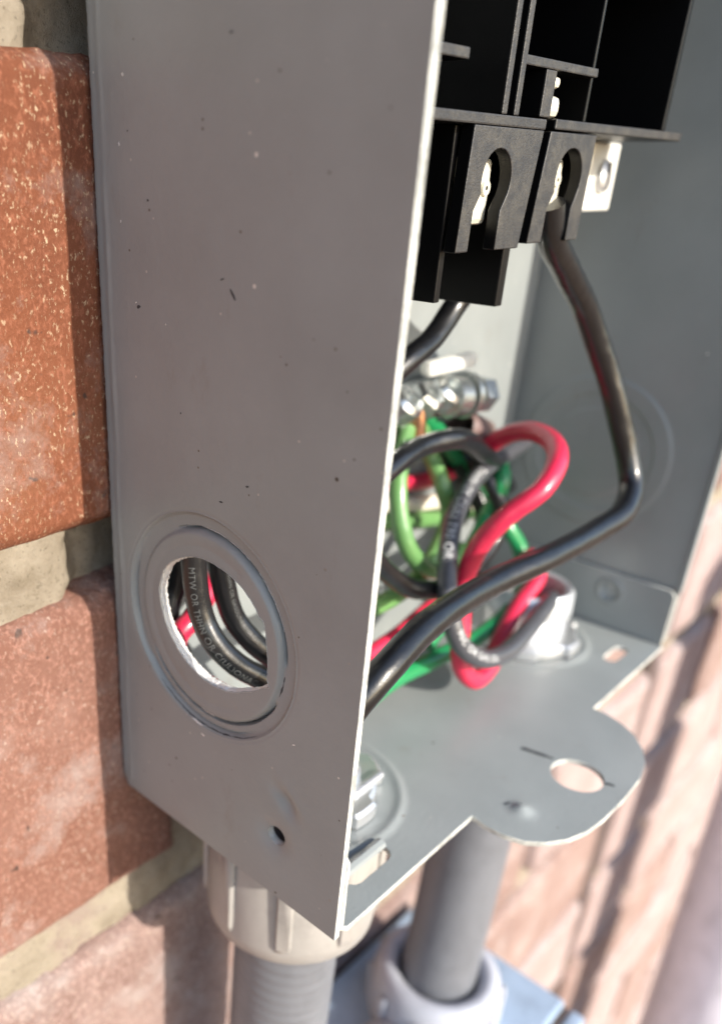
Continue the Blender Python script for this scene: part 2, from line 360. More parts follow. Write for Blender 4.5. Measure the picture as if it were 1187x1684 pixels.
# ---------------------------------------------------------------- brick wall
wall = thing('brick_wall', 'weathered red brick wall with raked sand mortar behind the grey electrical box', 'wall', (0, 0, 0))
COURSES = [(128.3+i*81, 128.3+i*81+68.3) for i in range(3)][::-1] + [(51.6, 115.8)] + [(39.2-67.2-80.5*i, 39.2-80.5*i) for i in range(11)]
X0, X1 = -330, 760
STRIP_X = (334, 352)
def brick_mesh(L, H, step, seed, amp=1.0):
    nx, nzz = max(3, int(L/step)), max(3, int(H/step)); vs_, fs = [], []
    def ed(i, n, s):      # denser towards the arris
        t = i/n; return s*(t-0.06*math.sin(2*math.pi*t))
    for j in range(nzz+1):
        for i in range(nx+1):
            x, z = ed(i, nx, L), ed(j, nzz, H)
            wob = .9*nz(x+seed*31, z, seed, .045)+.45*nz(x, z+seed*17, seed, .22)+.22*nz(x, z, seed+3, .7)
            dx = min(x, L-x)+wob*1.2; dz = min(z, H-z)+wob*1.2
            d = min(dx, dz); k = 3.2
            y = 0.0 if d >= k else (k-max(d, 0))**2/k**2*2.6
            y += -.35*nz(x, z, seed, .035)*2-.22*nz(x+9, z, seed, .3)-.13*nz(x, z+5, seed, .9)
            ex = .8*wob*(1 if i in (0, nx) else 0); ez = .9*wob*(1 if j in (0, nzz) else 0)
            vs_.append((x+ex, y*amp+1.05, z+ez))
    for j in range(nzz):
        for i in range(nx): a_ = j*(nx+1)+i; fs.append((a_, a_+1, a_+nx+2, a_+nx+1))
    # side walls going back 45 mm
    per = [i for i in range(nx+1)]+[j*(nx+1)+nx for j in range(1, nzz+1)]+[nzz*(nx+1)+i for i in range(nx-1, -1, -1)]+[j*(nx+1) for j in range(nzz-1, 0, -1)]
    b0 = len(vs_)
    for p_ in per: x, y, z = vs_[p_]; vs_.append((x, 45, z))
    m = len(per)
    for k in range(m): fs.append((per[(k+1) % m], per[k], b0+k, b0+(k+1) % m))
    me = bpy.data.meshes.new('brick'); me.from_pydata([(x*MM, y*MM, z*MM) for x, y, z in vs_], [], fs); me.update()
    me.polygons.foreach_set('use_smooth', [True]*len(me.polygons)); return me
cache = {}
def put_brick(x0, x1, z0, z1, mi, near, seed):
    L, H = round(x1-x0, 1), round(z1-z0, 1)
    key = (L, H, near, seed if near else seed % 3, mi)
    if key not in cache:
        me = brick_mesh(L, H, 1.0 if near else 4.5, seed if near else seed % 3+40); me.materials.append(BRICKS[mi]); cache[key] = me
    o = bpy.data.objects.new('brick', cache[key]); col.objects.link(o); o.parent = wall
    o.location = (x0*MM, (0 if near else random.uniform(-.5, .8))*MM, z0*MM)
for ci, (z0, z1) in enumerate(COURSES):
    # head joints: third course from the top box row has one at x 14..27, the row above is offset by half a brick
    off = 27.0 if (ci % 2 == 0) else 27.0-103.5
    k = -4
    while True:
        x0 = off+207*k; x1 = x0+194; k += 1
        if x0 > X1: break
        if x1 < X0: continue
        seed = ci*7+k
        near = x0 < 60 and x1 > -160 and -150 < z0 < 125
        mi = {3: 0}.get(ci, 1) if near else random.choice((1, 2, 2, 2))
        if ci == 4 and near: mi = 1
        if ci == 5 and near: mi = 2
        if ci >= 6: mi = 2 if seed % 2 else 1
        if x0 > 190: mi = 3 if seed % 3 else 2
        segs = [(x0, x1)]
        if x0 < STRIP_X[1] and x1 > STRIP_X[0]:
            segs = [s for s in ((x0, STRIP_X[0]), (STRIP_X[1], x1)) if s[1]-s[0] > 12]
        for s in segs: put_brick(s[0], s[1], z0, z1, mi, near, seed)
def mortar_sheet(name, x0, x1, z0, z1, step, y0, mat):
    nx, nn = int((x1-x0)/step), int((z1-z0)/step); vs_, fs = [], []
    for j in range(nn+1):
        for i in range(nx+1):
            x, z = x0+(x1-x0)*i/nx, z0+(z1-z0)*j/nn
            rec = 5.5*sst(-8.5+2.5*nz(z, 3, 0, .25), -1.0+2*nz(z, 9, 0, .3), x)*(1-sst(8, 14, x)) if z > 30 and step < 3 else 0
            if step > 3 and -112 < x < 52 and -122 < z < 142: rec = 12
            vs_.append((x, rec+y0+1.5*nz(x, z, 2, .06)+.8*nz(x, z, 5, .25)+.35*nz(x, z, 8, .9), z))
    for j in range(nn):
        for i in range(nx): a_ = j*(nx+1)+i; fs.append((a_, a_+1, a_+nx+2, a_+nx+1))
    return part(name, vs_, fs, mat, wall, True)
mortar_sheet('mortar', -140, 80, -150, 170, 1.1, 4.3, mortar_m)
mortar_sheet('mortar', X0-200, X1+200, -905, 420, 12, 7.2, mortar_m)
ej = box('dark_strip', (STRIP_X[0]+.5, STRIP_X[1]-.5, 5.0, 9, -850, 380), strip_mat, wall, 0)  # dark vertical strip filling the gap left between the bricks

# unseen ground, added to bounce warm light onto the side panel
gm, nt, bb = newmat('warm_bounce_ground', (0.3, 0.2, 0.13), 0.9, 0, 0.2)
nt.links.new(ramp(nt, noise_tex(nt, coords(nt), 6, 6, .6), [(0.35, (0.21, 0.13, 0.08)), (0.65, (0.3, 0.2, 0.13))]), bb.inputs['Base Color'])
gme = bpy.data.meshes.new('ground'); gme.from_pydata([(-30, -40, -.9), (30, -40, -.9), (30, .02, -.9), (-30, .02, -.9)], [], [(0, 1, 2, 3)]); gme.update()
go = link('ground', gme, gm); go['kind'] = 'structure'

# ---------------------------------------------------------------- the enclosure
W, D, TOP, T = 129.5, 51.0, 206.0, 1.0
enc = thing('electrical_enclosure', 'open grey painted steel electrical box without its cover, fixed to the brick wall', 'electrical box', (0, 0, 0))
KU, KV = 22.1, 41.6
hole_polar = [(125, 11.4), (100, 11.3), (77, 11.3), (55, 11.9), (40, 12.2), (31, 12.3), (27, 12.9), (12, 12.4), (-5, 12.6), (-14, 12.9), (-18, 13.7), (-23, 12.7), (-42, 10.9), (-71, 9.7), (-108, 9.0), (-141, 9.3), (-173, 10.2), (-193, 11.2), (-216, 11.6)]
hole_polar.sort()
def hole_r(deg):
    deg = (deg+216) % 360-216
    L = hole_polar+[(hole_polar[0][0]+360, hole_polar[0][1])]
    for (a0, r0), (a1, r1) in zip(L, L[1:]):
        if a0 <= deg <= a1: return r0+(r1-r0)*(deg-a0)/(a1-a0)
    return 11
KO_HOLE = []
for i in range(150):
    d = -216+360*i/150; r = hole_r(d)+.10*nz(d*.35, 3.3)+.05*nz(d*1.1, 7)
    KO_HOLE.append((KU+r*math.cos(math.radians(d)), KV+r*math.sin(math.radians(d))))
def ko_relief(r, th):
    """height of the concentric knock-out at radius r, angle th (degrees)"""
    rr = r+.12*math.sin(math.radians(th)*2+1)+.05*nz(th*.08, 1.7)
    h = -0.75*(1-sst(17.45, 18.1, rr))            # outer step down
    h += 0.70*(1-sst(14.75, 15.4, rr))*(.75+.25*math.cos(math.radians(th-40)))   # inner disc comes back up
    open1 = sst(-2, 8, th)*(1-sst(98, 122, th)) + sst(-150, -132, th)*(1-sst(-38, -22, th))
    h -= 1.2*open1*math.exp(-((rr-15.6-.12*nz(th*.11, 9.1))/.2)**4)          # partly sheared score line
    open2 = sst(150, 172, abs(th)) + (1-sst(-70, -48, th))*sst(-150, -130, th)
    h -= .5*open2*math.exp(-((rr-17.25)/.17)**2)
    h -= .12*math.exp(-((rr-18.35)/.13)**2)                 # thin drawn line round it
    h -= .10*math.exp(-((rr-12.9)/.6)**2)*(1 if abs(th) > 60 else .2)
    return h
def left_h(u, v):
    h = 0.0
    r = math.hypot(u-KU, v-KV)
    if r < 19.5: h += ko_relief(r, math.degrees(math.atan2(v-KV, u-KU)))
    rd = math.hypot(u-37.8, v-10.8); h -= 1.1*math.exp(-(rd/2.4)**2)
    a_ = (u-39.6)*.75-(v-18.8)*.66; c_ = (u-39.6)*.66+(v-18.8)*.75
    h -= .85*math.exp(-(a_/2.5)**2-(c_/1.25)**2)
    h += .10*math.exp(-(a_/3.6)**2-((c_-2.6)/.9)**2)
    if u < .2: h -= 1.0-math.sqrt(max(0, 1.0-(.2-u)**2))
    h += .11*math.exp(-((u-1.9-.4*nz(v, 1, 0, .08))/.42)**2)*(1+1.0*nz(v, 4, 0, .15)) + .05*nz(v, 2*u, 0, .4)*math.exp(-((u-1.8)/1.6)**2) + .12*nz(u, v, 0, .03)
    if v < 2 and u < 12: h -= .25*sst(2, 0, v)
    return h
ex = []
ex += rings(KU, KV, [9+.55*k for k in range(7)], 90)+rings(KU, KV, [12.6+.16*k for k in range(16)]+[15.1+.1*k for k in range(11)]+[16.2+.13*k for k in range(25)], 150)
ex += rings(37.8, 10.8, [2.0+.45*k for k in range(9)], 36)
ex += [(39.6+.55*i, 18.8+.55*j) for i in range(-9, 10) for j in range(-8, 10)]
for v_ in [i*1.6 for i in range(1, 129)]:
    for u_ in (-.74, -.6, -.38, -.1, .2, .42, .7, 1.0, 1.4, 1.8, 2.1, 2.4, 2.7, 3.0, 3.4, 4.1): ex.append((u_, v_))
    if v_ % 8 < 1.6:
        for u_ in range(8, 50, 6): ex.append((u_+.1, v_))
ex = [q for q in ex if math.hypot(q[0]-KU, q[1]-KV) > 8.8]
def left_to3(u, v, w): return (-w, -u, v)
out_l = [(-0.78, 1.6), (-.3, .5), (.8, -1.0), (D, -1.0)]+[(D, v_) for v_ in range(5, 206, 6)]+[(D, TOP), (-.78, TOP)]+[(-.78, v_) for v_ in range(203, 3, -4)]
lp = sheet('side_panel', out_l, [KO_HOLE, circle(37.8, 10.8, 1.75, 28)], ex, left_h, left_to3, 1.15, paint, enc, 0.16)
# torn edge of the open knock-out
vs_, fs = [], []
nb = 260; prof = [(.10, .05), (-.02, -.25), (-.16, -.5), (-.26, -1.0), (-.05, -1.5), (.3, -1.35)]
for i in range(nb):
    d = -216+360*i/nb; r0 = hole_r(d)+.10*nz(d*.35, 3.3)+.05*nz(d*1.1, 7); h0 = left_h(KU+r0*math.cos(math.radians(d)), KV+r0*math.sin(math.radians(d)))
    for q, (dr_, dw) in enumerate(prof):
        j = .16*nz(i*.55, q*3.1)+.09*nz(i*1.7, q*1.7) if q else .02*nz(i*.9, 1)
        r = r0+dr_+j*1.1; w_ = h0+dw+j*.8
        vs_.append(left_to3(KU+r*math.cos(math.radians(d)), KV+r*math.sin(math.radians(d)), w_))
m_ = len(prof)
for i in range(nb):
    for q in range(m_-1): j = (i+1) % nb; fs.append((i*m_+q, i*m_+q+1, j*m_+q+1, j*m_+q))
te = part('torn_edge', vs_, fs, bare, lp, True, 50)
# cracked score lines of the concentric knock-out
def crack(r0, d0, d1, wmax, seed, mat, lift=.05):
    n = int(abs(d1-d0)/1.2); L = []
    for i in range(n+1):
        d = d0+(d1-d0)*i/n; t = i/n
        w_ = wmax*max(.12, math.sin(math.pi*t)**.5*(.55+.9*nz(d*.23, seed)+.5*nz(d*.9, seed+2)))
        L.append((r0+.10*nz(d*.15, seed+5)+.07*nz(d*.6, seed+9)-.12*math.sin(math.radians(d)*2+1), math.radians(d), w_/2))
    vs_, fs = [], []
    for r, a_, w_ in L:
        for rr, dz in ((r-w_, lift), (r+w_, lift), (r+w_, -.5), (r-w_, -.5)):
            u, v_ = KU+rr*math.cos(a_), KV+rr*math.sin(a_); vs_.append(left_to3(u, v_, max(left_h(KU+(r-w_)*math.cos(a_), KV+(r-w_)*math.sin(a_)), left_h(u, v_))*.5+left_h(u, v_)*.5+dz if dz > 0 else left_h(u, v_)+dz))
    for i in range(len(L)-1):
        for q in range(4): fs.append((4*i+q, 4*i+(q+1) % 4, 4*i+4+(q+1) % 4, 4*i+4+q))
    return vs_, fs
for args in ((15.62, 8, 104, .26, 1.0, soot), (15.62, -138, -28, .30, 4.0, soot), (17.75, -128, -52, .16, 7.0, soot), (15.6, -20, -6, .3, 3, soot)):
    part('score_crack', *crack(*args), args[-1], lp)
for args in ((15.95, 20, 52, .10, 11.0, bare), (15.95, 60, 96, .12, 13.0, bare), (15.2, -96, -84, .35, 12.0, bare), (17.95, -100, -92, .3, 15.0, bare)):
    part('bare_metal_fleck', *crack(*args), bare, lp)
# small paint chips and scratches on the left side
def chip(u, v, su, sv, rot, mat, hgt=.03):
    L = []
    for k in range(9):
        a_ = 2*math.pi*k/9; r = 1+.35*nz(k*1.9, u, v); x, y = su*r*math.cos(a_), sv*r*math.sin(a_)
        L.append((u+x*math.cos(rot)-y*math.sin(rot), v+x*math.sin(rot)+y*math.cos(rot)))
    vs_ = [left_to3(p[0], p[1], left_h(*p)+hgt) for p in L]+[left_to3(p[0], p[1], left_h(*p)-.1) for p in L]
    vs_.append(left_to3(u, v, left_h(u, v)+hgt*1.5))
    fs = [(k, (k+1) % 9, 18) for k in range(9)]+[(k, k+9, (k+1) % 9+9, (k+1) % 9) for k in range(9)]
    return vs_, fs
CH = [(8.4, 86.2, .38, .22, .2), (26.5, 89.6, .8, .18, -.9), (10.9, 99.3, .16, .16, 0), (25.5, 116, .3, .12, .2), (29.8, 66.2, .3, .14, .3), (16.8, 73.3, .12, .12, 0), (7.2, 107, .1, .1, 0), (24.9, 62.7, .35, .12, .1), (24.6, 91.2, .35, .1, .4)]
for u, v_, su, sv, rot in CH:
    a_, b_ = chip(u, v_, su, sv, rot, soot); part('paint_chip', a_, b_, soot, lp)
WB = [(7.9, 86.7, .16, .1, .4), (14.0, 84.6, .1, .1, 0), (6.6, 113, .12, .2, .2), (5.4, 105.6, .1, .24, 0), (40.5, 30.2, .3, .1, .4), (21.6, 21.9, .4, .16, -.3), (5.2, 96.6, .12, .18, 0)]
for u, v_, su, sv, rot in WB:
    a_, b_ = chip(u, v_, su, sv, rot, bare); part('bare_metal_fleck', a_, b_, bare, lp)

# right side
def right_h(u, v):
    r = math.hypot(u-KU-1.0, v-KV-1.5); h = 0.0
    if r < 19.6:
        h += .4*(1-sst(17.4, 18.4, r))-.4*(1-sst(13.7, 14.6, r))+.3*(1-sst(10.4, 11.2, r))
        h += .25*math.exp(-((r-18.0)/.35)**2)
    return h+.04*nz(u, v, 0, .05)
ex = rings(KU+1.0, KV+1.5, [10+.22*k for k in range(46)], 90)+[(3+8*i+.1, 80+9*j) for i in range(6) for j in range(14)]
def right_to3(u, v, w): return (W-w, -u, v)
out_r = [(0.02, -1.0), (D-1.5, -1.0), (D-.2, 1.2), (D, 4), (D, TOP), (0.02, TOP)]
rp = sheet('side_panel', out_r, [], ex, right_h, right_to3, 1.0, paint, enc, 0.16)
# front rim turned on the right side
part('rim', *boxdata(W-.6, W+1.2, -D-.45, -D+.6, 14.5, TOP), paint, enc, bev=.2)

# back and top
bk = box('back_panel', (1.3, W-.2, -0.9, 1.0, -0.5, TOP), paint, enc, 0)
box('top_panel', (.9, W-.1, -D, -1, TOP-1.2, TOP), paint, enc, 0)

# bottom panel: tongue with hole, slots, knock-outs, turned-up flanges
TAB = [(39.2, 51.2), (38.7, 54), (38.9, 57.5), (40.2, 61), (42.6, 63.8), (46, 66.0), (50.5, 67.5), (56, 68.2), (64.4, 68.4), (72.5, 68.1), (78, 66.8), (82.3, 64.6), (85.8, 61.6), (88.2, 57.8), (89.2, 54.3), (89.3, 51.2)]
out_b = [(1.9, .9), (W-1.0, .9), (W-1.0, 48), (W-.8, 51.1)]+[(x, 51.2) for x in (122, 114, 106, 98)]+TAB[::-1]+[(x, 51.2) for x in (34, 28, 22, 15, 8, 3.0)]+[(1.9, 50)]
def slot(cx, cy, L, w, rot=0):
    P = []
    for s, sx in ((1, 1), (-1, -1)):
        for k in range(7):
            a_ = -math.pi/2+math.pi*k/6; P.append((s*(L/2-w/2)+s*w/2*math.cos(a_), s*w/2*math.sin(a_)))
    return [(cx+x*math.cos(rot)-y*math.sin(rot), cy+x*math.sin(rot)+y*math.cos(rot)) for x, y in P]
F1, F2 = (23.5, 25.0), (108.0, 24.0)
def bot_h(u, v):
    h = 0.0
    for (cx, cy), ro in ((F1, 17.6), (F2, 15.2)):
        r = math.hypot(u-cx, v-cy)
        if r < 20: h += .55*math.exp(-((r-ro)/.75)**2)-.2*(1-sst(13, 14, r))
    r = math.hypot(u-47.0, v-56.6); h += 1.0*math.exp(-(r/1.7)**2)
    h += .25*math.exp(-((v-44)/2.2)**2)*(1-sst(19, 24, u))*0
    h += .10*nz(u, v, 0, .045)
    return h
ex = rings(*F1, [10.8+.35*k for k in range(26)], 80)+rings(*F2, [10.5+.35*k for k in range(22)], 80)+rings(47.0, 56.6, [.3, .8, 1.3, 1.8, 2.3, 2.9, 3.6], 24)
ex += [(45+6*i, 4+6*j+.1) for i in range(8) for j in range(11)]
def bot_to3(u, v, w): return (u, -v, w)
bp = sheet('bottom_panel', out_b, [circle(F1[0], F1[1], 10.4, 48), circle(F2[0], F2[1], 10.2, 48), circle(64.3, 59.2, 4.9, 40), slot(116.2, 44.6, 9.2, 3.2), slot(15.5, 45.0, 11.5, 4.2)], ex, bot_h, bot_to3, 1.1, paint, enc, 0.2)
# hooked lip pressed out of the left slot
pr_ = [(42.7, -.9), (42.75, .2), (43.3, 1.15), (44.2, 1.5), (45.0, 1.15), (45.3, .45), (45.0, .35), (44.2, .75), (43.6, .45), (43.45, -.2), (43.4, -.9)]
vs_ = [(x, -p[0], p[1]) for x in (9.8, 21.0) for p in pr_]; k = len(pr_)
fs = [(i, (i+1) % k, k+(i+1) % k, k+i) for i in range(k)]+[tuple(range(k))[::-1], tuple(range(k, 2*k))]
part('slot_lip', vs_, fs, paint, bp, True, 40)
# flanges
def fl(u, v):
    r = math.hypot(u-35.6, v-9.7); return .9*math.exp(-(r/2.4)**2)
sheet('flange', [(1.2, 0), (50.7, 0), (50.7, 13.2), (49.6, 14.8), (1.2, 14.8)], [], rings(35.6, 9.7, [.3+.3*k for k in range(15)], 32), lambda u, v: .02-.8*math.exp(-(math.hypot(u-35.6, v-9.7)/2.2)**6)+.55*math.exp(-((math.hypot(u-35.6, v-9.7)-3.0)/.55)**2), lambda u, v, w: (W-1.25-w, -u, v+.1), .9, paint, bp, .15)
sheet('flange', [(1.2, 0), (50.9, 0), (50.9, 13.2), (49.8, 14.8), (1.2, 14.8)], [circle(37.8, 10.8, 1.8, 24)], [], lambda u, v: 0, lambda u, v, w: (1.9+.1+w+(.35*sst(45, 51, u)), -u, v+.1), .0+.8, paint, bp, .15)
lathe('dark_hole_sleeve', (.95, -37.8, 10.8), (1, 0, 0), [(0, 1.8), (6, 1.8), (6, .05), (6.3, .05), (6.3, 2.2), (0, 2.2)], rubber, lp, 28)  # added dark sleeve that paints the shade inside the hole
# black felt-pen smear beside the tongue's hole
def smear(pts, wd):
    vs_, fs = [], []
    for i, (u, v) in enumerate(pts):
        t = i/(len(pts)-1); w_ = wd*(.45+.5*abs(nz(i*1.7, 3)))*(1.0 if t < .8 else .6)
        z = .14+.10*nz(u, v, 0, .045)
        vs_ += [(u-w_, -v, z), (u+w_, -v-.1, z), (u+w_, -v-.1, z-.2), (u-w_, -v, z-.2)]
    for i in range(len(pts)-1):
        b0 = 4*i
        for a_, c_ in ((0, 1), (1, 2), (2, 3), (3, 0)): fs.append((b0+a_, b0+c_, b0+4+c_, b0+4+a_))
    return vs_, fs
part('ink_smear', *smear([(64.4+.12*i, 47.4+.55*i) for i in range(12)], .75), soot, bp)
part('ink_smear', *smear([(66.0+.1*i, 64.0+.4*i) for i in range(5)], .5), soot, bp)
part('scuff_mark', *smear([(46.4+.25*i, 53.6+.2*i) for i in range(4)], .9), soot, bp)
part('scuff_mark', *smear([(28.5+.4*i, 41.9+.2*i) for i in range(5)], .7), wiremat('brown_grime', (.12, .09, .05), .7), bp)

# ---------------------------------------------------------------- breaker base
base = thing('breaker_base', 'black moulded plastic breaker base with two arched wire slots inside the box', 'breaker base', (60, -20, 110))
YF, YB = -35.0, -5.0
box('back_plate', (12, 98.2, YB, -2, 84, 200), shade_plastic, base)
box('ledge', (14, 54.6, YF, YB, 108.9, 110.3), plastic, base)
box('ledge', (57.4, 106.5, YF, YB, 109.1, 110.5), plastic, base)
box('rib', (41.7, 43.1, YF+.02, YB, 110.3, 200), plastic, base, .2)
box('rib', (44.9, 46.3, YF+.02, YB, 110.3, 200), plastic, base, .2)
box('rib', (70.2, 70.9, YF+2, YB, 110.5, 200), shade_plastic, base, .2)
box('side_wall', (96.9, 98.4, YF+.03, YB, 110.5, 200), shade_plastic, base, .2)
box('side_wall', (14, 15.4, YF+.03, YB, 84, 108.9), shade_plastic, base, .2)
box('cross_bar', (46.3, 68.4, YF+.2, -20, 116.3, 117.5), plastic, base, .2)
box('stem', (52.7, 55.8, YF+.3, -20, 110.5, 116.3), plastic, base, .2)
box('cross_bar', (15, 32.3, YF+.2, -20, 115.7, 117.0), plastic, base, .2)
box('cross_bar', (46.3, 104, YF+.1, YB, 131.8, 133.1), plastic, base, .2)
# slot plates
lugm, _, _ = newmat('tarnished_terminal', (0.7, 0.67, 0.56), 0.4, 0.35)
def arch(cx, zt, r, x0b, x1b, zb, zn):
    P = [(x0b, zb-1)]+[(x0b+.1, zn)]
    P += [(cx+r*math.cos(a_), zt-r+r*math.sin(a_)) for a_ in [math.radians(205-230*k/18) for k in range(19)]]
    P += [(x1b, zn), (x1b, zb-1)]
    return P
def slot_plate(x0, x1, zb, A, tl, tr, t=2.0):
    cx, zt, r, a0, a1, zn = A
    P = arch(cx, zt, r, a0, a1, zb, zn)
    P[0] = (P[0][0], zb); P[-1] = (P[-1][0], zb)
    outl = [(x0, zb)]+P+[(x1, zb), (x1+tr, 108.88), (x0+tl, 108.88)]
    return lit_fronts(sheet('slot_plate', outl, [], [], lambda u, v: 0, lambda u, v, w: (u, YF-w+.01, v), t, plastic, base, .18))
slot_plate(34.6, 52.0, 93.3, (42.9, 106.3, 3.9, 37.8, 45.1, 98.6), .8, 2.3)
slot_plate(54.6, 71.4, 93.8, (64.6, 106.9, 4.2, 59.1, 67.3, 98.6), 1.8, .3)
box('fin', (51.8, 53.9, YF+2.1, -11, 84.6, 108.85), shade_plastic, base, .25)
box('pocket_wall', (34.6, 36.0, YF+2.4, YB, 86.5, 108.9), shade_plastic, base, .2)
box('pocket_wall', (56.2, 57.4, YF+2.4, YB, 94.5, 109.0), shade_plastic, base, .2)
box('pocket_wall', (70.6, 71.7, YF+2.4, YB, 94.5, 109.0), shade_plastic, base, .2)
box('pocket_wall', (77, 99, -21, YB, 104, 109.0), shade_plastic, base, .2)
for x0, x1, z0, z1 in ((40.5, 46.4, 96.5, 105.2), (61.5, 68.2, 98.5, 105.6)):
    l = box('terminal_lug', (x0, x1, -32.2, -16, z0, z1), lugm, base, .8)
    lathe('lug_screw', ((x0+x1)/2+1.2, -32.6, (z0+z1)/2+.5), (0, 1, 0), [(0, .3), (0, 1.0), (.9, 1.2), (1.2, .4)], lugm, l, 20)
l = box('terminal_clip', (56.2, 59.6, -34.2, -24, 110.6, 113.4), lugm, base, .9)
box('terminal_clip', (56.2, 58.4, -34.2, -24, 114.3, 115.7), lugm, base, .5)
# plated terminal plate with its screw, right of the slots
tp = box('terminal_plate', (99.4, 111.6, -22.2, -21.0, 97.0, 109.0), whitepl, base, .5)
lathe('terminal_screw', (105.3, -22.2, 103.2), (.15, -1, .1), [(-.5, 2.9), (.6, 2.9), (1.1, 2.3), (1.2, .2)], zinc, tp, 32)
vs_, fs = boxdata(104.9, 105.7, -23.6, -23.0, 100.9, 105.6)
part('screw_slot', vs_, fs, rubber, tp, bev=.1)

# ---------------------------------------------------------------- ground bar on the back panel
gb = thing('ground_bar', 'silver ground bar with clamping screws on the back panel above the wires', 'ground bar', (92, -5, 60))
barm, nt_, b_ = newmat('bright_plating', (0.6, 0.63, 0.63), 0.26, .95)
bump(nt_, b_, noise_tex(nt_, coords(nt_), 700, 4, .7), 0.3, 0.0006)
box('mounting_strap', (74, 92, -9.2, -6.0, 66.2, 69.4), whitepl, gb, 1.2)
box('bar', (60, 93, -8.0, -1.6, 56.6, 64.4), barm, gb, 1.2)
for i, x in enumerate((66, 73.5, 81)):
    s = lathe('clamping_screw', (x, -7, 60.5), (.15, -.7, .72), [(0, 3.8), (3.6, 3.8), (4.6, 3.0), (4.6, 1.7), (3.4, 1.6), (3.4, .2)], barm, gb, 6 if i % 2 else 24, auto=25)
lathe('washer', (87.0, -9.2, 61.0), (1, -.15, -.1), [(0, 1.5), (0, 5.0), (1.5, 5.0), (1.5, 1.5)], barm, gb, 32, auto=30)
lathe('bolt_collar', (82.0, -9, 61.2), (1, -.15, -.1), [(0, 1.5), (0, 4.3), (3.6, 4.3), (3.6, 1.5)], barm, gb, 24, auto=30)
lathe('bolt_head', (91.5, -9.8, 60.6), (1, -.15, -.1), [(0, 1.2), (0, 3.9), (3.6, 3.9), (4.4, 3.2), (4.4, .2)], barm, gb, 6, auto=25)
tag(lathe('wire_ferrule', (71.8, -8.4, 60.5), (.05, -.1, -1), [(0, .3), (0, 1.7), (7.5, 1.7), (7.5, .3)], copper, None, 24), 'short bright copper conductor end just below the ground bar screws', 'conductor')

# grommet where cables leave through the back
gr = thing('cable_grommet', 'dark rubber grommet in the back panel beside the red wire', 'grommet', (109, -2, 48.5))
lathe('ring', (92, -7.2, 53.0), (1, .05, -.42), [(0, 3.2), (1.0, 3.9), (11.0, 4.1), (12.0, 3.7), (11.6, 2.7), (3, 2.4)], wiremat('brown_rubber', (.17, .11, .1), .5), gr, 40)
lathe('sleeve', (92, -7.2, 53.0), (1, .05, -.42), [(9, .2), (9.6, .3), (9.6, 2.6), (4, 2.6)], rubber, gr, 32)

# ---------------------------------------------------------------- wires
def wire(name, key, mat, label, cat='wire'):
    r, pts = WIRE_PATHS[key]; path = spline(pts, .7)
    path = [p+Vector((nz(i*.05, r), nz(i*.05, r+5), nz(i*.05, r+9)))*.35 for i, p in enumerate(path)]
    vs_, fs = tubedata(path, r, 28)
    vs_ = [v_+(v_-path[min(i//28, len(path)-1)]).normalized()*.06*nz(v_.x, v_.y, v_.z, .6) for i, v_ in enumerate(vs_)]
    o = part(name, vs_, fs, mat, None, True, 60)
    tag(o, label, cat, 'insulated wires in the electrical box'); return o, path, r
def lettering(owner, path, r, text, s0, size, face, flip=False, lift=.09, mat=None):
    """flat print: letters bent round the insulation, starting s0 mm along the wire, turned to the side `face`"""
    cu = bpy.data.curves.new('print', 'FONT'); cu.body = text; cu.size = size; cu.space_character = 1.12
    to = bpy.data.objects.new('print', cu); col.objects.link(to)
    bpy.context.view_layer.update()
    me = bpy.data.meshes.new_from_object(to.evaluated_get(bpy.context.evaluated_depsgraph_get()))
    bpy.data.objects.remove(to); bpy.data.curves.remove(cu)
    bm = bmesh.new(); bm.from_mesh(me)
    bmesh.ops.triangulate(bm, faces=bm.faces)
    bmesh.ops.subdivide_edges(bm, edges=[e_ for e_ in bm.edges if e_.calc_length() > size*.25], cuts=2, use_grid_fill=False)
    bmesh.ops.triangulate(bm, faces=bm.faces)
    if flip: path = path[::-1]
    S = [0.0]
    for a_, b_ in zip(path, path[1:]): S.append(S[-1]+(b_-a_).length)
    T_, _ = frames(path); F = Vector(face).normalized(); hgt = size*.7
    for v_ in bm.verts:
        s = s0+v_.co.x; y = v_.co.y-hgt/2
        i = 0
        while i < len(S)-2 and S[i+1] < s: i += 1
        f = (s-S[i])/max(1e-6, S[i+1]-S[i]); f = max(0, min(1, f)); p = path[i].lerp(path[i+1], f); t = T_[i].lerp(T_[i+1], f).normalized()
        n_ = (F-t*F.dot(t)).normalized(); b2 = n_.cross(t); a_ = y/r
        v_.co = (p+(n_*math.cos(a_)+b2*math.sin(a_))*(r+lift))*MM
    bm.to_mesh(me); bm.free(); me.name = 'lettering'
    o = link('lettering', me, mat or ink, owner); return o
WD = {}
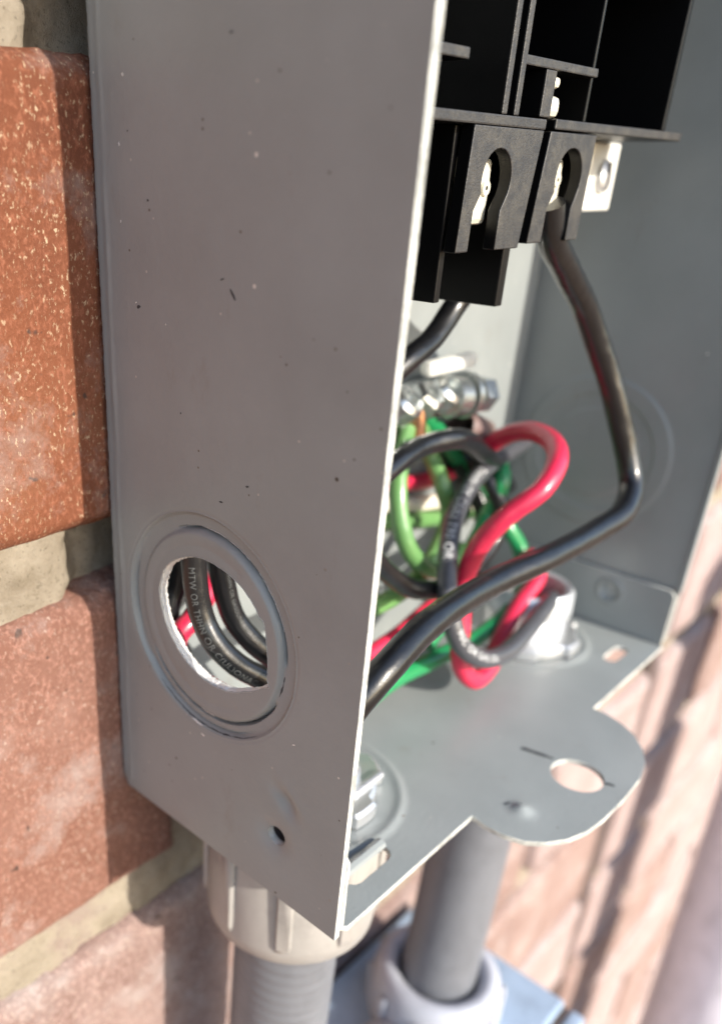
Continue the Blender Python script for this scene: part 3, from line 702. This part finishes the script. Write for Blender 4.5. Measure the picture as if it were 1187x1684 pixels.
for args in [
    ('black_wire', 'A', black_w, 'thick black wire dropping from the right slot and crossing in front of all the others'),
    ('black_wire', 'F', black_w, 'short black wire running down behind the black fin to the side panel edge'),
    ('black_wire', 'KO1', black_w, 'black wire with white print, the nearer one curving through the open knockout'),
    ('black_wire', 'KO2', black_w, 'black wire behind the printed one, right side of the open knockout'),
    ('black_wire', 'E', black_w, 'glossy black wire arching just under the ground bar'),
    ('black_wire', 'H', black_w, 'black wire sagging low beside the side panel edge, ending behind the printed wire'),
    ('printed_wire', 'B', grey_w, 'scuffed black wire with white lettering looping left of the red wire'),
    ('red_wire', 'C', red_w, 'red wire in a tall S with a small loop over the bottom plate'),
    ('green_wire', 'G1', green_w, 'dark green wire running behind the bundle and out low under the thick black one'),
    ('light_green_wire', 'G2', lgreen_w, 'light green wire hanging in a curve next to the side panel edge'),
    ('light_green_wire', 'G3', lgreen_w, 'light green wire bowed to the right from the ground bar'),
    ('light_green_wire', 'G5', lgreen_w, 'light green wire lying across the back panel under the white wire'),
    ('white_wire', 'WH', white_w, 'white wire lying across the back panel between two light green curves'),
    ('red_wire', 'R2', red_w, 'short red wire seen between the light green wires on the back panel'),
    ('red_wire', 'R3', red_w, 'dull red wire low behind the thick black wire'),
    ('black_wire', 'K6', black_w, 'black wire deep inside the bundle behind the red wire'),
    ('green_wire', 'K7', green_w, 'green wire running from the grommet down through the middle of the bundle'),
    ('black_wire', 'K8', black_w, 'black wire bowed to the right just behind the straight part of the red wire'),
    ('black_wire', 'KO3', black_w, 'black wire at the left inside the open knockout, against the back panel'),
    ('red_wire', 'KR', red_w, 'red wire crossing behind the black ones in the open knockout')]:
    WD[args[1]] = wire(*args)
CAMDIR = (-.62, -.55, .55)
o, pth, r = WD['B']; lettering(o, pth, r, "THHN OR C(UL) T90 OR", 27.0, 2.6, (-.75, -.45, .35))
lettering(o, pth, r, "90C OR GAS OIL", 72, 1.9, (-.4, -.75, .6))
o, pth, r = WD['KO1']; lettering(o, pth, r, "MTW OR THHN OR C(UL)ONAC", 2.0, 1.45, (-.80, -.62, .0), mat=faded_ink)
o, pth, r = WD['KO2']; lettering(o, pth, r, "THWN OR GASOLINE AND OIL", 2.0, 1.0, (-.2, -1, .35), mat=faded_ink)

# ---------------------------------------------------------------- conduit connectors, conduits
def ribbed(name, label, c, z0, prof, nr, rr, z_a, z_b, mat, axis=(0, 0, 1), grp=None):
    t = thing(name, label, 'conduit fitting', (c[0], c[1], z0), grp)
    lathe('body', (c[0], c[1], 0), axis, prof, mat, t, 72, auto=50)
    for k in range(nr):
        a_ = 2*math.pi*k/nr+.28; w_ = 1.55/rr
        vs_, fs = [], []
        for zz, ro in ((z_a, rr+.1), (z_a-.9, rr+.95), (z_b+2.2, rr+.95), (z_b+.6, rr+.5), (z_b, rr-.3)):
            for q, (da, dr_) in enumerate(((-w_, -.8), (-w_*.72, 0), (w_*.72, 0), (w_, -.8))):
                r_ = ro+dr_; vs_.append((c[0]+r_*math.cos(a_+da), c[1]+r_*math.sin(a_+da), zz))
        for i in range(4):
            for q in range(3): fs.append((i*4+q, i*4+q+1, i*4+q+5, i*4+q+4))
        part('rib', vs_, fs, mat, t, True, 60)
    return t
c1 = (22.5, -24.0)
f1 = ribbed('conduit_connector', 'light grey ribbed conduit nut screwed up under the near corner of the box', c1, -2,
            [(-1.3, 9), (-1.3, 15.6), (-2.4, 16.6), (-20, 17.0), (-25.5, 17.2), (-28.6, 16.9), (-30.2, 15.6), (-30.8, 13.5), (-30.2, 11.6), (-25, 11.3)], 9, 16.9, -5, -26.0, pvc_beige, grp='conduit fittings')
tag(lathe('conduit', (c1[0], c1[1], -27), (-.02, .01, -1), [(.5*i, 10.9) for i in range(441)]+[(220, 9.4), (0, 9.4)], pvc_grey, None, 64, lambda t, d, r: r+.07*math.sin(2*math.pi*d/2.9+2*t)*(1+.8*nz(d*.2, t))*(r > 10) if d > 0 else r), 'grey plastic conduit dropping from the ribbed nut under the near corner', 'conduit', 'conduits below the box')
c2 = (90.0, -27.6)
tag(lathe('conduit', (104.5, -24.4, -1.3), (-.136, -.03, -1), [(0, 10.7), (128, 10.7), (128, 10), (0, 10)], pvc_grey, None, 64), 'grey plastic conduit between the box and the ribbed hub below it', 'conduit', 'conduits below the box')
f2 = ribbed('conduit_hub', 'pale ribbed hub with a rounded collar holding the second conduit, above the lower box', c2, -125,
            [(-134, 19.6), (-124, 19.4), (-110, 18.8), (-106.0, 18.0), (-103.6, 16.4), (-103.0, 14.6), (-104.2, 12.3), (-108, 11.2), (-118, 11.0)], 10, 19.0, -108.0, -128, pvc_light, grp='conduit fittings')
# locknuts inside
def locknut(c, label, r, h, mat, cat='locknut'):
    t = thing('locknut', label, cat, (c[0], c[1], .3), 'locknuts on the bottom plate')
    def rf(th, d, rr): return rr*(1+(.10 if math.cos(6*th) > .35 else 0)) if rr > r-2 else rr
    lathe('nut', (c[0], c[1], .25), (0, 0, 1), [(0, 9.9), (0, r), (2.3, r), (2.8, r-.6), (2.8, 9.9)], mat, t, 96, rf, 30)
    pf = []
    z = 0
    while z < h: pf += [(z, 10.0), (z+.45, 9.5), (z+.9, 10.0)]; z += .9
    pf += [(h, 9.8), (h+.5, 9.2), (h+.3, 8.4), (0, 8.2)]
    lathe('threaded_sleeve', (c[0], c[1], .2), (0, 0, 1), pf, mat, t, 48, None, 30)
    return t
l1 = locknut((F1[0], -F1[1]), 'metal locknut on the bottom plate beside the near side panel', 13.0, 4.5, zinc)
box('nut_lug', (24.5, 33.5, -35.6, -33.9, 2.4, 4.0), zinc, l1, .6)
l2 = locknut((F2[0], -F2[1]), 'metal locknut and sleeve where the red and printed wires go down', 12.6, 9.0, zinc)
lathe('bushing', (F2[0], -F2[1], 0), (0, 0, 1), [(8.6, 10.3), (13.5, 10.1), (14.6, 9.2), (14.2, 8.0), (9, 7.8)], newmat('galvanised_bushing', (0.6, 0.64, 0.68), 0.4, .6)[0], l2, 48)

# ---------------------------------------------------------------- lower box
lb = thing('lower_box', 'blue grey steel box below, with the ribbed hub on its top', 'electrical box', (85, -30, -160))
box('body', (20, 121.5, -55.5, -1, -330, -121.5), grey_box, lb, 1.2)
box('cover', (18.5, 123.3, -62, -57.2, -332, -124.8), grey_box, lb, 1.2)
box('gasket', (21, 120.8, -57.2, -55.5, -330, -123.5), rubber, lb, 0)
lathe('hole_plug', (66, -33, -122.5), (0, 0, 1), [(0, 15), (4, 14.5), (8, 11.5), (10, 6), (10.4, .2)], pvc_light, lb, 48)

# pale pipe on the right
pp = thing('downpipe', 'pale off-white vertical pipe standing off the brick wall at far right', 'pipe', (410, -68, -400))
ax = Vector((-3.5, -4.0, -170))
lathe('pipe', (417, -60, -60), ax, [(0, 32), (760, 32), (760, 30), (0, 30)], pvc_white, pp, 64)
for d in (640,):
    p = Vector((417, -60, -60))+ax.normalized()*d
    lathe('pipe_clip', p, ax, [(0, 32.4), (0, 34.5), (22, 34.5), (22, 32.4)], zinc, pp, 64)
    box('clip_foot', (p.x-8, p.x+8, p.y+33, 3, p.z-18, p.z-6), zinc, pp, .5)
